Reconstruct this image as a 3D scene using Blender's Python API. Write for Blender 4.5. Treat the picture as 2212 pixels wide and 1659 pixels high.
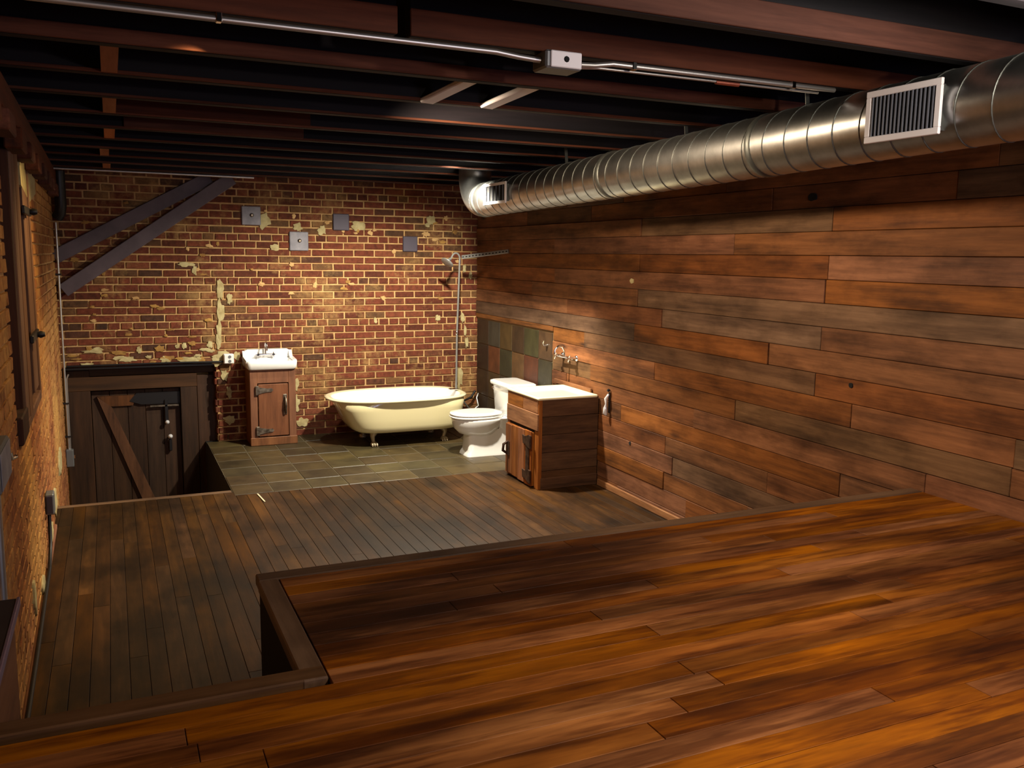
import bpy, math, random
from mathutils import Vector, Matrix
random.seed(7)
C = bpy.context.scene.collection
for o in list(bpy.data.objects): bpy.data.objects.remove(o)
SC = bpy.context.scene
PI = math.pi
H = 1.76

# ---------------------------------------------------------------- camera
RW = ((0.91099308, -0.41218546, 0.01395567), (-0.04700931, -0.13739664, -0.98939996), (0.40973374, 0.90068047, -0.14454395))
cd = bpy.data.cameras.new('camera'); cam = bpy.data.objects.new('camera', cd); C.objects.link(cam)
cd.sensor_width = 36; cd.lens = 1900 / 2212 * 36; cd.clip_start = 0.02
right, down, fwd = Vector(RW[0]).normalized(), Vector(RW[1]).normalized(), Vector(RW[2]).normalized()
m = Matrix((right, -down, -fwd)).transposed().to_4x4(); m.translation = (0, 0, H)
cam.matrix_world = m; SC.camera = cam

# ---------------------------------------------------------------- world, lights, exposure
SC.view_settings.view_transform = 'Standard'; SC.view_settings.look = 'None'
SC.view_settings.exposure = 0.0; SC.view_settings.gamma = 1; SC.view_settings.use_curve_mapping = False
w = bpy.data.worlds.new('world'); SC.world = w; w.use_nodes = True
w.node_tree.nodes['Background'].inputs[0].default_value = (0.35, 0.33, 0.45, 1)
w.node_tree.nodes['Background'].inputs[1].default_value = 0.01

def light(name, kind, loc, power, col, size=.05, target=None, angle=150, blend=.5, sy=None):
    l = bpy.data.lights.new(name, kind); l.energy = power; l.color = col
    if kind == 'AREA':
        l.size = size
        if sy: l.shape = 'RECTANGLE'; l.size_y = sy
    else: l.shadow_soft_size = size
    if kind == 'SPOT': l.spot_size = math.radians(angle); l.spot_blend = blend
    o = bpy.data.objects.new(name, l); C.objects.link(o); o.location = loc
    if target: o.rotation_euler = (Vector(target) - Vector(loc)).to_track_quat('-Z', 'Y').to_euler()
    return o
WARM = (1.0, .66, .34); SOFT = (1.0, .86, .62)
light('bath_ceiling_light', 'SPOT', (2.37, 6.22, 2.38), 480, (1.0, .90, .72), .05, (2.3, 6.9, 0), 148, .5)
light('tub_ceiling_light', 'SPOT', (1.8, 7.35, 2.385), 90, (1.0, .92, .76), .05, (1.7, 7.6, 0), 120, .9)
light('hall_ceiling_light', 'SPOT', (.5, 5.3, 2.385), 105, (1.0, .68, .30), .06, (-.4, 5.3, 1.0), 105, .8)
light('entry_ceiling_light', 'SPOT', (.3, 3.1, 2.385), 20, (1.0, .66, .30), .06, (-.4, 4.2, 1.0), 90, .8)
light('loft_ceiling_light', 'SPOT', (1.9, .7, 2.385), 150, (1.0, .76, .5), .08, (1.9, .9, 0), 112, 1.0)
light('duct_highlight_fill', 'POINT', (2.1, 1.32, 2.34), 34, (1.0, .88, .74), .04)  # unseen point light added for the duct highlight and bright grille
light('plank_wall_light', 'SPOT', (1.1, 3.9, 2.385), 230, (1.0, .76, .52), .08, (3.35, 4.0, 1.0), 128, .9)
light('loft_lamp', 'POINT', (1.5, -.5, 1.98), 60, (1.0, .84, .74), .05)
light('cool_ceiling_fill', 'AREA', (3.0, -2.3, 1.6), 40, (.55, .6, 1.0), 1.2, (2.8, 1.5, 2.6), sy=.8)  # added unseen cool fill for the near ceiling; no window here

# ---------------------------------------------------------------- mesh builder
class MB:
    def __init__(s): s.v = []; s.f = []; s.sm = []
    def add(s, vs, fs, smooth=False):
        n = len(s.v); s.v += [tuple(p) for p in vs]; s.f += [tuple(i + n for i in f) for f in fs]; s.sm += [smooth] * len(fs)
        return s
    def box(s, x0, x1, y0, y1, z0, z1, ch=0, M=None):
        if ch <= 0:
            vs = [(x, y, z) for x in (x0, x1) for y in (y0, y1) for z in (z0, z1)]
            fs = [(0, 1, 3, 2), (4, 6, 7, 5), (0, 4, 5, 1), (2, 3, 7, 6), (0, 2, 6, 4), (1, 5, 7, 3)]
        else:
            c = [(x0 + x1) / 2, (y0 + y1) / 2, (z0 + z1) / 2]; hs = [(x1 - x0) / 2, (y1 - y0) / 2, (z1 - z0) / 2]
            ch = min(ch, min(hs) * .95)
            vs = []; idx = {}
            for sx in (-1, 1):
                for sy in (-1, 1):
                    for sz in (-1, 1):
                        S = (sx, sy, sz)
                        for a in range(3):
                            p = [c[k] + S[k] * (hs[k] if k == a else hs[k] - ch) for k in range(3)]
                            idx[(S, a)] = len(vs); vs.append(p)
            fs = []
            for a in range(3):
                b, d = (a + 1) % 3, (a + 2) % 3
                for sg in (-1, 1):
                    q = []
                    for u, t in ((-1, -1), (1, -1), (1, 1), (-1, 1)):
                        S = [0, 0, 0]; S[a] = sg; S[b] = u; S[d] = t; q.append(idx[(tuple(S), a)])
                    fs.append(q if sg > 0 else q[::-1])
                # edges parallel to a
                for u in (-1, 1):
                    for t in (-1, 1):
                        S0 = [0, 0, 0]; S1 = [0, 0, 0]; S0[a] = -1; S1[a] = 1
                        for S in (S0, S1): S[b] = u; S[d] = t
                        S0, S1 = tuple(S0), tuple(S1)
                        q = [idx[(S0, b)], idx[(S1, b)], idx[(S1, d)], idx[(S0, d)]]
                        fs.append(q if u * t < 0 else q[::-1])
            for S in [(i, j, k) for i in (-1, 1) for j in (-1, 1) for k in (-1, 1)]:
                q = [idx[(S, 0)], idx[(S, 1)], idx[(S, 2)]]
                fs.append(q if S[0] * S[1] * S[2] > 0 else q[::-1])
        if M is not None: vs = [M @ Vector(p) for p in vs]
        return s.add(vs, fs)
    def bar(s, a, b, wd, th, up=(0, 0, 1), ch=0):
        """box beam from a to b; wd along side, th along up"""
        a, b = Vector(a), Vector(b); d = b - a; L = d.length; d.normalize()
        sd = d.cross(Vector(up)).normalized(); u = sd.cross(d)
        M = Matrix((d, sd, u)).transposed().to_4x4(); M.translation = a
        return s.box(0, L, -wd / 2, wd / 2, -th / 2, th / 2, ch, M)
    def tube(s, pts, r, n=12, cap=True):
        pts = [Vector(p) for p in pts]; rr = r if isinstance(r, (list, tuple)) else [r] * len(pts)
        t0 = (pts[1] - pts[0]).normalized(); u = t0.orthogonal().normalized(); rings = []
        for i, p in enumerate(pts):
            t = (pts[min(i + 1, len(pts) - 1)] - pts[max(i - 1, 0)]).normalized()
            u = (u - t * u.dot(t)).normalized(); v = t.cross(u)
            rings.append([p + (u * math.cos(2 * PI * k / n) + v * math.sin(2 * PI * k / n)) * rr[i] for k in range(n)])
        return s.loft(rings, cap, cap)
    def loft(s, rings, c0=True, c1=True, smooth=True, closed=True):
        n = len(rings[0]); vs = [p for r in rings for p in r]; fs = []
        for i in range(len(rings) - 1):
            for k in range(n if closed else n - 1):
                k2 = (k + 1) % n
                fs.append((i * n + k, i * n + k2, (i + 1) * n + k2, (i + 1) * n + k))
        s.add(vs, fs, smooth)
        if c0: s.add(rings[0], [tuple(range(n))[::-1]])
        if c1: s.add(rings[-1], [tuple(range(n))])
        return s
    def lathe(s, prof, c=(0, 0, 0), axis='z', n=20):
        rings = []
        for r, h in prof:
            ring = []
            for k in range(n):
                a = 2 * PI * k / n; x, y = r * math.cos(a), r * math.sin(a)
                p = {'z': (x, y, h), 'x': (h, x, y), 'y': (y, h, x)}[axis]
                ring.append((p[0] + c[0], p[1] + c[1], p[2] + c[2]))
            rings.append(ring)
        return s.loft(rings)
    def prism(s, poly, lo, hi, plane='xz'):
        def P(a, b, t): return {'xz': (a, t, b), 'xy': (a, b, t), 'yz': (t, a, b)}[plane]
        n = len(poly); vs = [P(a, b, lo) for a, b in poly] + [P(a, b, hi) for a, b in poly]
        fs = [tuple(range(n)), tuple(range(n, 2 * n))[::-1]] + [(k, n + k, n + (k + 1) % n, (k + 1) % n) for k in range(n)]
        return s.add(vs, fs)
    def mesh(s, name, m, recalc=True):
        me = bpy.data.meshes.new(name); me.from_pydata(s.v, [], s.f); me.materials.append(m)
        me.polygons.foreach_set('use_smooth', s.sm)
        if recalc:
            import bmesh
            b = bmesh.new(); b.from_mesh(me); bmesh.ops.recalc_face_normals(b, faces=b.faces); b.to_mesh(me); b.free()
        me.update(); return me

def link(name, me, parent=None, loc=(0, 0, 0), rot=(0, 0, 0)):
    o = bpy.data.objects.new(name, me); C.objects.link(o); o.location = loc; o.rotation_euler = rot
    if parent: o.parent = parent
    return o
def obj(name, mb, m, parent=None, loc=(0, 0, 0), rot=(0, 0, 0), recalc=True, **props):
    """vertices are world (or parent-local) coordinates; the origin is moved to the centre of the piece"""
    xs = [[p[i] for p in mb.v] for i in range(3)]; c = [(min(a) + max(a)) / 2 for a in xs]
    mb.v = [(p[0] - c[0], p[1] - c[1], p[2] - c[2]) for p in mb.v]
    o = link(name, mb.mesh(name, m, recalc), parent, (c[0] + loc[0], c[1] + loc[1], c[2] + loc[2]), rot)
    for k, v in props.items(): o[k] = v
    return o
def sub(parent, mb):
    """shift builder from world to the local space of a top-level, unrotated parent"""
    l = parent.location; mb.v = [(p[0] - l[0], p[1] - l[1], p[2] - l[2]) for p in mb.v]; return mb
def part(name, mb, m, th, **props):
    """mb in world coordinates, th an unrotated top-level thing (or a part of one)"""
    off = Vector((0, 0, 0)); q = th
    while q: off += Vector(q.location); q = q.parent
    mb.v = [(p[0] - off[0], p[1] - off[1], p[2] - off[2]) for p in mb.v]
    return obj(name, mb, m, th, **props)
def thing(name, label, cat, loc, group=None):
    o = bpy.data.objects.new(name, None); C.objects.link(o); o.location = loc; o.empty_display_size = .1
    o['label'] = label; o['category'] = cat
    if group: o['group'] = group
    return o
def single(name, mb, m, label, cat, group=None):
    o = obj(name, mb, m); o['label'] = label; o['category'] = cat
    if group: o['group'] = group
    return o
def struct(name, mb, m, label=None, rot=(0, 0, 0), origin=None):
    if origin is not None: o = link(name, mb.mesh(name, m), None, origin, rot)
    else: o = link(name, mb.mesh(name, m))
    o['kind'] = 'structure'
    if label: o['label'] = label
    return o

# ---------------------------------------------------------------- materials
def srgb(r, g, b):
    f = lambda c: (c / 255 / 12.92) if c / 255 <= .04045 else ((c / 255 + .055) / 1.055) ** 2.4
    return (f(r), f(g), f(b), 1)
class NT:
    def __init__(s, name):
        s.m = bpy.data.materials.new(name); s.m.use_nodes = True; s.t = s.m.node_tree; s.b = s.t.nodes['Principled BSDF']
    def n(s, ty, **kw):
        nd = s.t.nodes.new(ty)
        for k, v in kw.items():
            if k.startswith('i_'): nd.inputs[int(k[2:]) if k[2:].isdigit() else k[2:].replace('_', ' ')].default_value = v
            else: setattr(nd, k, v)
        return nd
    def l(s, a, b): s.t.links.new(a, b)
    def math(s, op, a, b=None, clamp=False):
        nd = s.n('ShaderNodeMath', operation=op, use_clamp=clamp)
        for i, x in enumerate((a, b)):
            if x is None: continue
            if isinstance(x, (int, float)): nd.inputs[i].default_value = x
            else: s.l(x, nd.inputs[i])
        return nd.outputs[0]
    def ramp(s, fac, stops):
        nd = s.n('ShaderNodeValToRGB'); e = nd.color_ramp.elements
        while len(e) < len(stops): e.new(.5)
        for el, (p, c) in zip(e, stops): el.position = p; el.color = c if len(c) == 4 else (*c, 1)
        s.l(fac, nd.inputs[0]); return nd.outputs[0]
    def mix(s, fac, a, b, mode='MIX'):
        nd = s.n('ShaderNodeMix', data_type='RGBA', blend_type=mode)
        for i, x in ((0, fac), (6, a), (7, b)):
            if isinstance(x, (int, float)): nd.inputs[i].default_value = x
            elif isinstance(x, tuple): nd.inputs[i].default_value = x
            else: s.l(x, nd.inputs[i])
        return nd.outputs[2]
    def noise(s, vec, scale, detail=4, rough=.55):
        nd = s.n('ShaderNodeTexNoise'); nd.inputs['Scale'].default_value = scale; nd.inputs['Detail'].default_value = detail; nd.inputs['Roughness'].default_value = rough
        s.l(vec, nd.inputs['Vector']); return nd.outputs['Fac']
    def mapped(s, vec, sc, loc=(0, 0, 0)):
        nd = s.n('ShaderNodeMapping'); nd.inputs['Scale'].default_value = sc; nd.inputs['Location'].default_value = loc; s.l(vec, nd.inputs['Vector']); return nd.outputs[0]
    def objvec(s, k=37.):
        tc = s.n('ShaderNodeTexCoord'); oi = s.n('ShaderNodeObjectInfo'); s.oi = oi
        cb = s.n('ShaderNodeCombineXYZ'); r = s.math('MULTIPLY', oi.outputs['Random'], k)
        for i in range(3): s.l(r, cb.inputs[i])
        va = s.n('ShaderNodeVectorMath', operation='ADD'); s.l(tc.outputs['Object'], va.inputs[0]); s.l(cb.outputs[0], va.inputs[1])
        return va.outputs[0]
    def pos(s): return s.n('ShaderNodeNewGeometry').outputs['Position']
    def bump(s, h, strength=.3, dist=.004):
        nd = s.n('ShaderNodeBump'); nd.inputs['Strength'].default_value = strength; nd.inputs['Distance'].default_value = dist
        s.l(h, nd.inputs['Height']); s.l(nd.outputs[0], s.b.inputs['Normal'])
    def rgh(s, v): s.b.inputs['Roughness'].default_value = v

def wood(name, cols, axis='x', rough=.55, gs=(1.2, 16), var=.25, blotch=None, spec=.4, knots=0, huej=.003, bmp=.25):
    t = NT(name); v = t.objvec()
    sc = {'x': (gs[0], gs[1], gs[1]), 'y': (gs[1], gs[0], gs[1]), 'z': (gs[1], gs[1], gs[0])}[axis]
    mv = t.mapped(v, sc)
    g = t.noise(mv, 1.0, 6, .62)
    fine = t.noise(t.mapped(v, tuple(k * 5 for k in sc)), 1.0, 3, .6)
    f = t.math('ADD', t.math('MULTIPLY', g, .75), t.math('MULTIPLY', fine, .25))
    col = t.ramp(f, [(.30, cols[0]), (.5, cols[1]), (.70, cols[2])])
    rn = t.oi.outputs['Random']
    hv = t.n('ShaderNodeHueSaturation')
    r2 = t.math('FRACT', t.math('MULTIPLY', rn, 7.31)); r3 = t.math('FRACT', t.math('MULTIPLY', rn, 13.7))
    t.l(t.math('ADD', t.math('MULTIPLY', r2, 2 * var), 1 - var), hv.inputs['Value'])
    t.l(t.math('ADD', t.math('MULTIPLY', rn, 2 * huej), .5 - huej), hv.inputs['Hue'])
    t.l(t.math('ADD', t.math('MULTIPLY', r3, .2), .92), hv.inputs['Saturation'])
    t.l(col, hv.inputs['Color']); col = hv.outputs[0]
    if knots:
        vo = t.n('ShaderNodeTexVoronoi'); t.l(t.mapped(t.pos(), {'x': (1.1, 5, 5), 'y': (5, 1.3, 5), 'z': (5, 5, 1.1)}[axis]), vo.inputs['Vector']); vo.inputs['Scale'].default_value = 1
        k = t.ramp(vo.outputs['Distance'], [(.03, (1, 1, 1, 1)), (.13, (0, 0, 0, 1))])
        col = t.mix(t.math('MULTIPLY', k, knots), col, (.012, .009, .009, 1))
    if blotch:
        for sc_, lo, hi, c in blotch:
            n = t.noise(t.mapped(t.pos(), sc_), 1.0, 5, .6)
            f = t.ramp(n, [(lo, (0, 0, 0, 1)), (hi, (1, 1, 1, 1))])
            col = t.mix(f, col, c, 'MULTIPLY')
    t.l(col, t.b.inputs['Base Color']); t.rgh(rough); t.b.inputs['Specular IOR Level'].default_value = spec
    t.bump(fine, bmp, .002)
    return t.m
def plain(name, col, rough=.5, metal=0, noise=None, coat=0, spec=.5, bump=0, bs=60):
    t = NT(name); t.rgh(rough); t.b.inputs['Metallic'].default_value = metal; t.b.inputs['Coat Weight'].default_value = coat
    t.b.inputs['Specular IOR Level'].default_value = spec
    if noise:
        v = t.objvec(); n = t.noise(v, noise[0], 5, .6)
        c = t.ramp(n, [(.35, noise[1]), (.65, col)]); t.l(c, t.b.inputs['Base Color'])
        if bump: t.bump(t.noise(v, bs, 3), bump, .003)
    else: t.b.inputs['Base Color'].default_value = col
    return t.m
def brick_mat(name, stops, wash, wlo, whi, wscale=2.3):
    t = NT(name); v = t.objvec(); geo = t.n('ShaderNodeNewGeometry')
    r = t.math('FRACT', t.math('ADD', t.oi.outputs['Random'], geo.outputs['Random Per Island']))
    r = t.math('FRACT', t.math('MULTIPLY', r, 9.17))
    base = t.ramp(r, stops)
    g = t.noise(v, 28, 5, .65)
    base = t.mix(1.0, base, t.ramp(g, [(.3, (.55, .55, .55, 1)), (.7, (1.25, 1.2, 1.15, 1))]), 'MULTIPLY')
    p = geo.outputs['Position']
    big = t.noise(p, wscale, 3, .5); det = t.noise(p, 17, 5, .7)
    f = t.math('ADD', t.math('MULTIPLY', big, .6), t.math('MULTIPLY', det, .4))
    col = t.mix(t.ramp(f, [(wlo, (0, 0, 0, 1)), (whi, (.85, .85, .85, 1))]), base, wash)
    t.l(col, t.b.inputs['Base Color']); t.rgh(.85); t.b.inputs['Specular IOR Level'].default_value = .2
    t.bump(g, .6, .006); return t.m
def slate(name, stops, axis_pos=5, rough=.45):
    t = NT(name); v = t.objvec(); r = t.math('FRACT', t.math('MULTIPLY', t.oi.outputs['Random'], 5.77))
    base = t.ramp(r, stops)
    g = t.noise(v, axis_pos, 5, .6); g2 = t.noise(v, 30, 4, .6)
    col = t.mix(1.0, base, t.ramp(g, [(.3, (.55, .52, .5, 1)), (.7, (1.3, 1.25, 1.1, 1))]), 'MULTIPLY')
    t.l(col, t.b.inputs['Base Color']); t.rgh(rough); t.bump(g2, .3, .004); return t.m

M = {}
M['plank_wall'] = wood('reclaimed_plank', [srgb(68, 43, 28), srgb(118, 76, 47), srgb(148, 98, 62)], 'y', .68, (.9, 14), .17, [((1.5, .8, 3), .54, .70, (.45, .43, .42, 1)), ((5, 4, 9), .44, .66, (.62, .6, .58, 1))], .2, .8, .004, 0.5)
M['plank_grey'] = wood('greyed_plank', [srgb(64, 46, 34), srgb(102, 76, 55), srgb(128, 98, 72)], 'y', .72, (.9, 14), .14, [((1.5, .8, 3), .56, .72, (.5, .5, .5, 1)), ((5, 4, 9), .44, .66, (.65, .63, .6, 1))], .2, .8, .004, 0.5)
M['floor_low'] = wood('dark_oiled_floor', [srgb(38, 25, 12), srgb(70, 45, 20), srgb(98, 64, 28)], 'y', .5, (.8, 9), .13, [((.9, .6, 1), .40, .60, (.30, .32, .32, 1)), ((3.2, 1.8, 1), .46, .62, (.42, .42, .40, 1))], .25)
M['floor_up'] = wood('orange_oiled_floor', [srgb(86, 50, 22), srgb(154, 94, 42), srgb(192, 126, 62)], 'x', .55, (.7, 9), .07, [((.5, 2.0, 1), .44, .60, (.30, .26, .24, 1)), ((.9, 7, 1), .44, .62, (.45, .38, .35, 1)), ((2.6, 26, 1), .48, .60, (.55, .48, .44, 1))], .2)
M['edge'] = wood('edge_board', [srgb(64, 46, 33), srgb(102, 75, 53), srgb(128, 98, 72)], 'x', .45, (1, 12), .12, [((1.5, 1.5, 1), .5, .66, (.45, .42, .4, 1))], .35)
M['edge_y'] = wood('edge_board_y', [srgb(64, 46, 33), srgb(102, 75, 53), srgb(128, 98, 72)], 'y', .45, (1, 12), .12, [((1.5, 1.5, 1), .5, .66, (.45, .42, .4, 1))], .35)
M['dark_side'] = plain('blackened_riser', srgb(6, 5, 4), .9)
M['under'] = plain('subfloor', srgb(20, 14, 10), .9)
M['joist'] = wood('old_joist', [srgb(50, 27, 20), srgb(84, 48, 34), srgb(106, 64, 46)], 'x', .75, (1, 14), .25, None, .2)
M['joist_dark'] = wood('shaded_joist', [srgb(10, 9, 12), srgb(17, 15, 20), srgb(26, 22, 27)], 'x', .7, (1, 14), .2, None, .25)  # near-black tone paints the shade on the joists above the lit band
M['joist_y'] = wood('old_timber_y', [srgb(40, 22, 17), srgb(78, 42, 29), srgb(104, 60, 42)], 'y', .75, (1, 14), .25, None, .2)
M['block'] = wood('pine_blocking', [srgb(120, 74, 46), srgb(156, 100, 64), srgb(176, 120, 80)], 'y', .75, (1, 14), .1, None, .2)
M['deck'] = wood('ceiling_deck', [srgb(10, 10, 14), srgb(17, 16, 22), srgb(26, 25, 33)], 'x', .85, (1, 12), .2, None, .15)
M['brick'] = brick_mat('red_brick', [(0, srgb(84, 44, 32)), (.25, srgb(114, 60, 42)), (.5, srgb(102, 52, 38)), (.75, srgb(126, 72, 50)), (.9, srgb(70, 48, 38)), (1, srgb(120, 86, 54))], srgb(164, 130, 82), .535, .70)
M['brick_l'] = brick_mat('warm_lit_brick', [(0, srgb(112, 66, 44)), (.3, srgb(150, 94, 58)), (.6, srgb(170, 116, 70)), (1, srgb(136, 82, 52))], srgb(206, 160, 92), .44, .66, 1.4)  # ochre tone also paints in the warm light on the left wall
M['mortar'] = plain('lime_mortar', srgb(206, 170, 116), .95, noise=(9, srgb(176, 138, 88)), bump=.8, bs=70)
M['plaster'] = plain('grey_cream_plaster', srgb(190, 178, 132), .95, noise=(14, srgb(158, 142, 98)), bump=.8, bs=40)
M['ochre'] = plain('ochre_plaster', srgb(176, 136, 70), .95, noise=(14, srgb(132, 96, 50)), bump=.8, bs=40)
M['door'] = wood('dark_door_wood', [srgb(32, 21, 14), srgb(56, 38, 26), srgb(74, 50, 34)], 'z', .6, (1, 14), .18, None, .3)
M['door_x'] = wood('dark_door_wood_x', [srgb(34, 22, 15), srgb(62, 42, 28), srgb(80, 54, 36)], 'x', .6, (1, 14), .15, None, .3)
M['brace'] = wood('door_brace_wood', [srgb(52, 33, 20), srgb(88, 56, 33), srgb(108, 70, 42)], 'z', .55, (2, 12), .1, None, .3)
M['cab'] = wood('cabinet_wood', [srgb(76, 48, 30), srgb(114, 72, 46), srgb(136, 90, 58)], 'z', .5, (1.5, 14), .08, None, .35)
M['cab_d'] = wood('cabinet_door_wood', [srgb(80, 48, 28), srgb(110, 66, 38), srgb(128, 82, 50)], 'z', .5, (1.5, 14), .08, None, .35)
M['van'] = wood('barn_board', [srgb(74, 46, 28), srgb(126, 82, 48), srgb(160, 112, 70)], 'y', .65, (1.5, 14), .15, None, .25)
M['van_z'] = wood('barn_board_z', [srgb(78, 46, 26), srgb(128, 76, 42), srgb(158, 104, 60)], 'z', .65, (1.5, 14), .22, None, .25)
M['van_x'] = wood('barn_board_x', [srgb(46, 30, 20), srgb(82, 54, 34), srgb(104, 72, 46)], 'x', .7, (1.5, 14), .15, None, .2)
M['slate'] = slate('floor_slate', [(0, srgb(56, 49, 33)), (.35, srgb(78, 66, 41)), (.6, srgb(68, 55, 36)), (.8, srgb(60, 56, 40)), (1, srgb(88, 76, 44))])
M['wtile'] = None
M['grout'] = plain('tan_grout', srgb(140, 116, 80), .9)
M['grout_f'] = plain('floor_grout', srgb(84, 74, 52), .9)
M['enamel'] = plain('white_enamel', srgb(240, 240, 238), .12, coat=.5)
M['cream'] = plain('cream_enamel', srgb(232, 222, 176), .18, coat=.5)
M['creamw'] = plain('ivory_enamel', srgb(246, 238, 200), .2, coat=.4)
M['chrome'] = plain('chrome', (.8, .8, .82, 1), .12, 1)
M['iron'] = plain('dull_iron', srgb(150, 138, 122), .4, .8, noise=(30, srgb(84, 72, 60)))
M['claw'] = plain('claw_foot_metal', srgb(176, 160, 132), .35, .5)
M['rust'] = plain('rusty_iron', srgb(86, 64, 50), .6, .6, noise=(30, srgb(48, 30, 22)))
M['galv'] = plain('galvanised_steel', (.58, .59, .58, 1), .34, 1, noise=(9, (.42, .43, .42, 1)))
M['galv_d'] = plain('duct_seam_steel', (.16, .17, .16, 1), .5, .9)
M['emt'] = plain('conduit_steel', (.55, .54, .52, 1), .4, .9)
M['steel'] = plain('pale_steel', (.30, .30, .29, 1), .32, .5)
M['box'] = plain('grey_box_metal', srgb(120, 122, 124), .5, .5)
M['white'] = plain('white_paint', srgb(232, 228, 232), .45)
M['louvre'] = plain('grille_louvre', srgb(104, 108, 120), .5, .3)
M['black'] = plain('black_void', srgb(6, 6, 7), .9)
M['blackpipe'] = plain('black_pipe', srgb(26, 24, 26), .45, .2)
M['plate'] = plain('wall_plate_grey', srgb(140, 138, 146), .6, .2, noise=(12, srgb(116, 114, 124)))
M['plate_d'] = plain('wall_plate_dark', srgb(74, 68, 82), .6, .2)
M['steelbrace'] = plain('grey_painted_brace', srgb(98, 86, 94), .6, .1, noise=(5, srgb(80, 70, 78)))
M['casing'] = wood('window_casing_wood', [srgb(70, 48, 38), srgb(98, 70, 54), srgb(116, 86, 68)], 'z', .65, (1.5, 12), .1, None, .2)
M['casing_d'] = wood('window_dark_wood', [srgb(26, 14, 10), srgb(52, 28, 20), srgb(70, 40, 28)], 'z', .7, (1.5, 12), .1, None, .2)
M['cap'] = plain('dark_cap_top', srgb(40, 30, 34), .5, noise=(6, srgb(30, 22, 26)))
M['capedge'] = plain('cap_edge_strip', srgb(128, 108, 128), .4, .3)
M['sidepanel'] = wood('side_panel_wood', [srgb(86, 50, 32), srgb(130, 82, 54), srgb(148, 98, 66)], 'y', .55, (1.5, 12), .1, None, .3)
M['bead'] = plain('clear_knob', (.85, .85, .88, 1), .1, .3)
def colour_mat(name, rough=.5, ns=9):
    t = NT(name); v = t.objvec(); g = t.noise(v, ns, 5, .6)
    t.l(t.mix(1.0, t.oi.outputs['Color'], t.ramp(g, [(.3, (.6, .6, .6, 1)), (.7, (1.25, 1.25, 1.2, 1))]), 'MULTIPLY'), t.b.inputs['Base Color']); t.rgh(rough)
    t.bump(t.noise(v, 30, 4), .3, .004); return t.m
M['wtile'] = colour_mat('wall_slate')

# ================================================================ STRUCTURE
YB = 8.478                       # brick face of the back wall
PZ = .715                        # platform height
def xw(y): return 3.30 + .0167 * y
def xl(y): return -.348 - .0096 * y
# ---- floor with the pit before the door
f = MB()
f.box(-.65, 3.75, -2.9, 6.62, -1.7, -.016); f.box(.74, 3.75, 6.62, 8.9, -1.7, -.012); f.box(-.65, .74, 6.62, 8.9, -1.75, -1.5)
floor = struct('floor', f, M['under'])
obj('grout_bed', MB().box(.745, 3.44, 6.505, YB, -.012, -.003), M['grout_f'], floor)
# lower floor boards run along y
pw = .076; x = -.46; k = 0
while x < 3.42:
    ends = [1.9 if x < .5 else 2.5, ]
    stop = 6.60 if x < .70 else 6.50
    y = ends[0] - random.uniform(0, .5) - .1
    while y < stop:
        L = random.uniform(1.3, 2.6); y2 = min(y + L, stop)
        if stop - y2 < .35: y2 = stop
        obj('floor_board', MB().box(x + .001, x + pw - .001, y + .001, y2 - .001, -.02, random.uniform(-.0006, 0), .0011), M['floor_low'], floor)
        y = y2
    x += pw
# nosing over the pit and slate floor
obj('edge_board', MB().box(-.42, .74, 6.60, 6.655, -.03, .001, .003), M['edge'], floor)
tw = .2835; x = .745; i = 0
while x < 3.40:
    y = 6.505; j = 0
    while y < YB - .02:
        y2 = min(y + tw, YB); x2 = min(x + tw, 3.44)
        o = obj('tile', MB().box(x + .003, x2 - .003, y + .003, y2 - .003, -.02, random.uniform(-.002, .002), .003), M['slate'], floor)
        y += tw; j += 1
    x += tw; i += 1

# ---- walls: back
bw = MB(); yf = YB + .006
bw.box(.85, 3.75, yf, yf + .4, 0, 2.75); bw.box(-.7, .85, yf, yf + .4, .735, 2.75)
bw.box(-.7, -.36, YB + .16, YB + .4, -1.6, .735); bw.box(.85, 3.75, yf, yf + .4, -1.6, 0)
bw.box(-.7, .85, YB + .35, YB + .4, -1.6, .735)
wall_back = struct('wall_back', bw, M['mortar'])
BP = .0664; BL = .2035
def brick_mesh(wd, seed, m, hgt=.053):
    r = random.Random(seed); j = lambda a: r.uniform(-a, a)
    hw, hh, d = wd / 2 - .008, hgt / 2, .026; b = .004
    back = [(-hw, 0, -hh), (hw, 0, -hh), (hw, 0, hh), (-hw, 0, hh)]
    mid = [(x + j(.0022), -.009, z + j(.0018)) for x, _, z in back]
    fr = [(x * .985 + j(.003), -.0125 + j(.0015), z * .93 + j(.002)) for x, _, z in back]
    mb = MB(); q = lambda a, c: [(k, (k + 1) % 4, (k + 1) % 4 + 4, k + 4) for k in range(4)]
    mb.add(back + mid, q(0, 0)); mb.add(mid + fr, q(0, 0)); mb.add(fr, [(0, 1, 2, 3)])
    return mb
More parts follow.
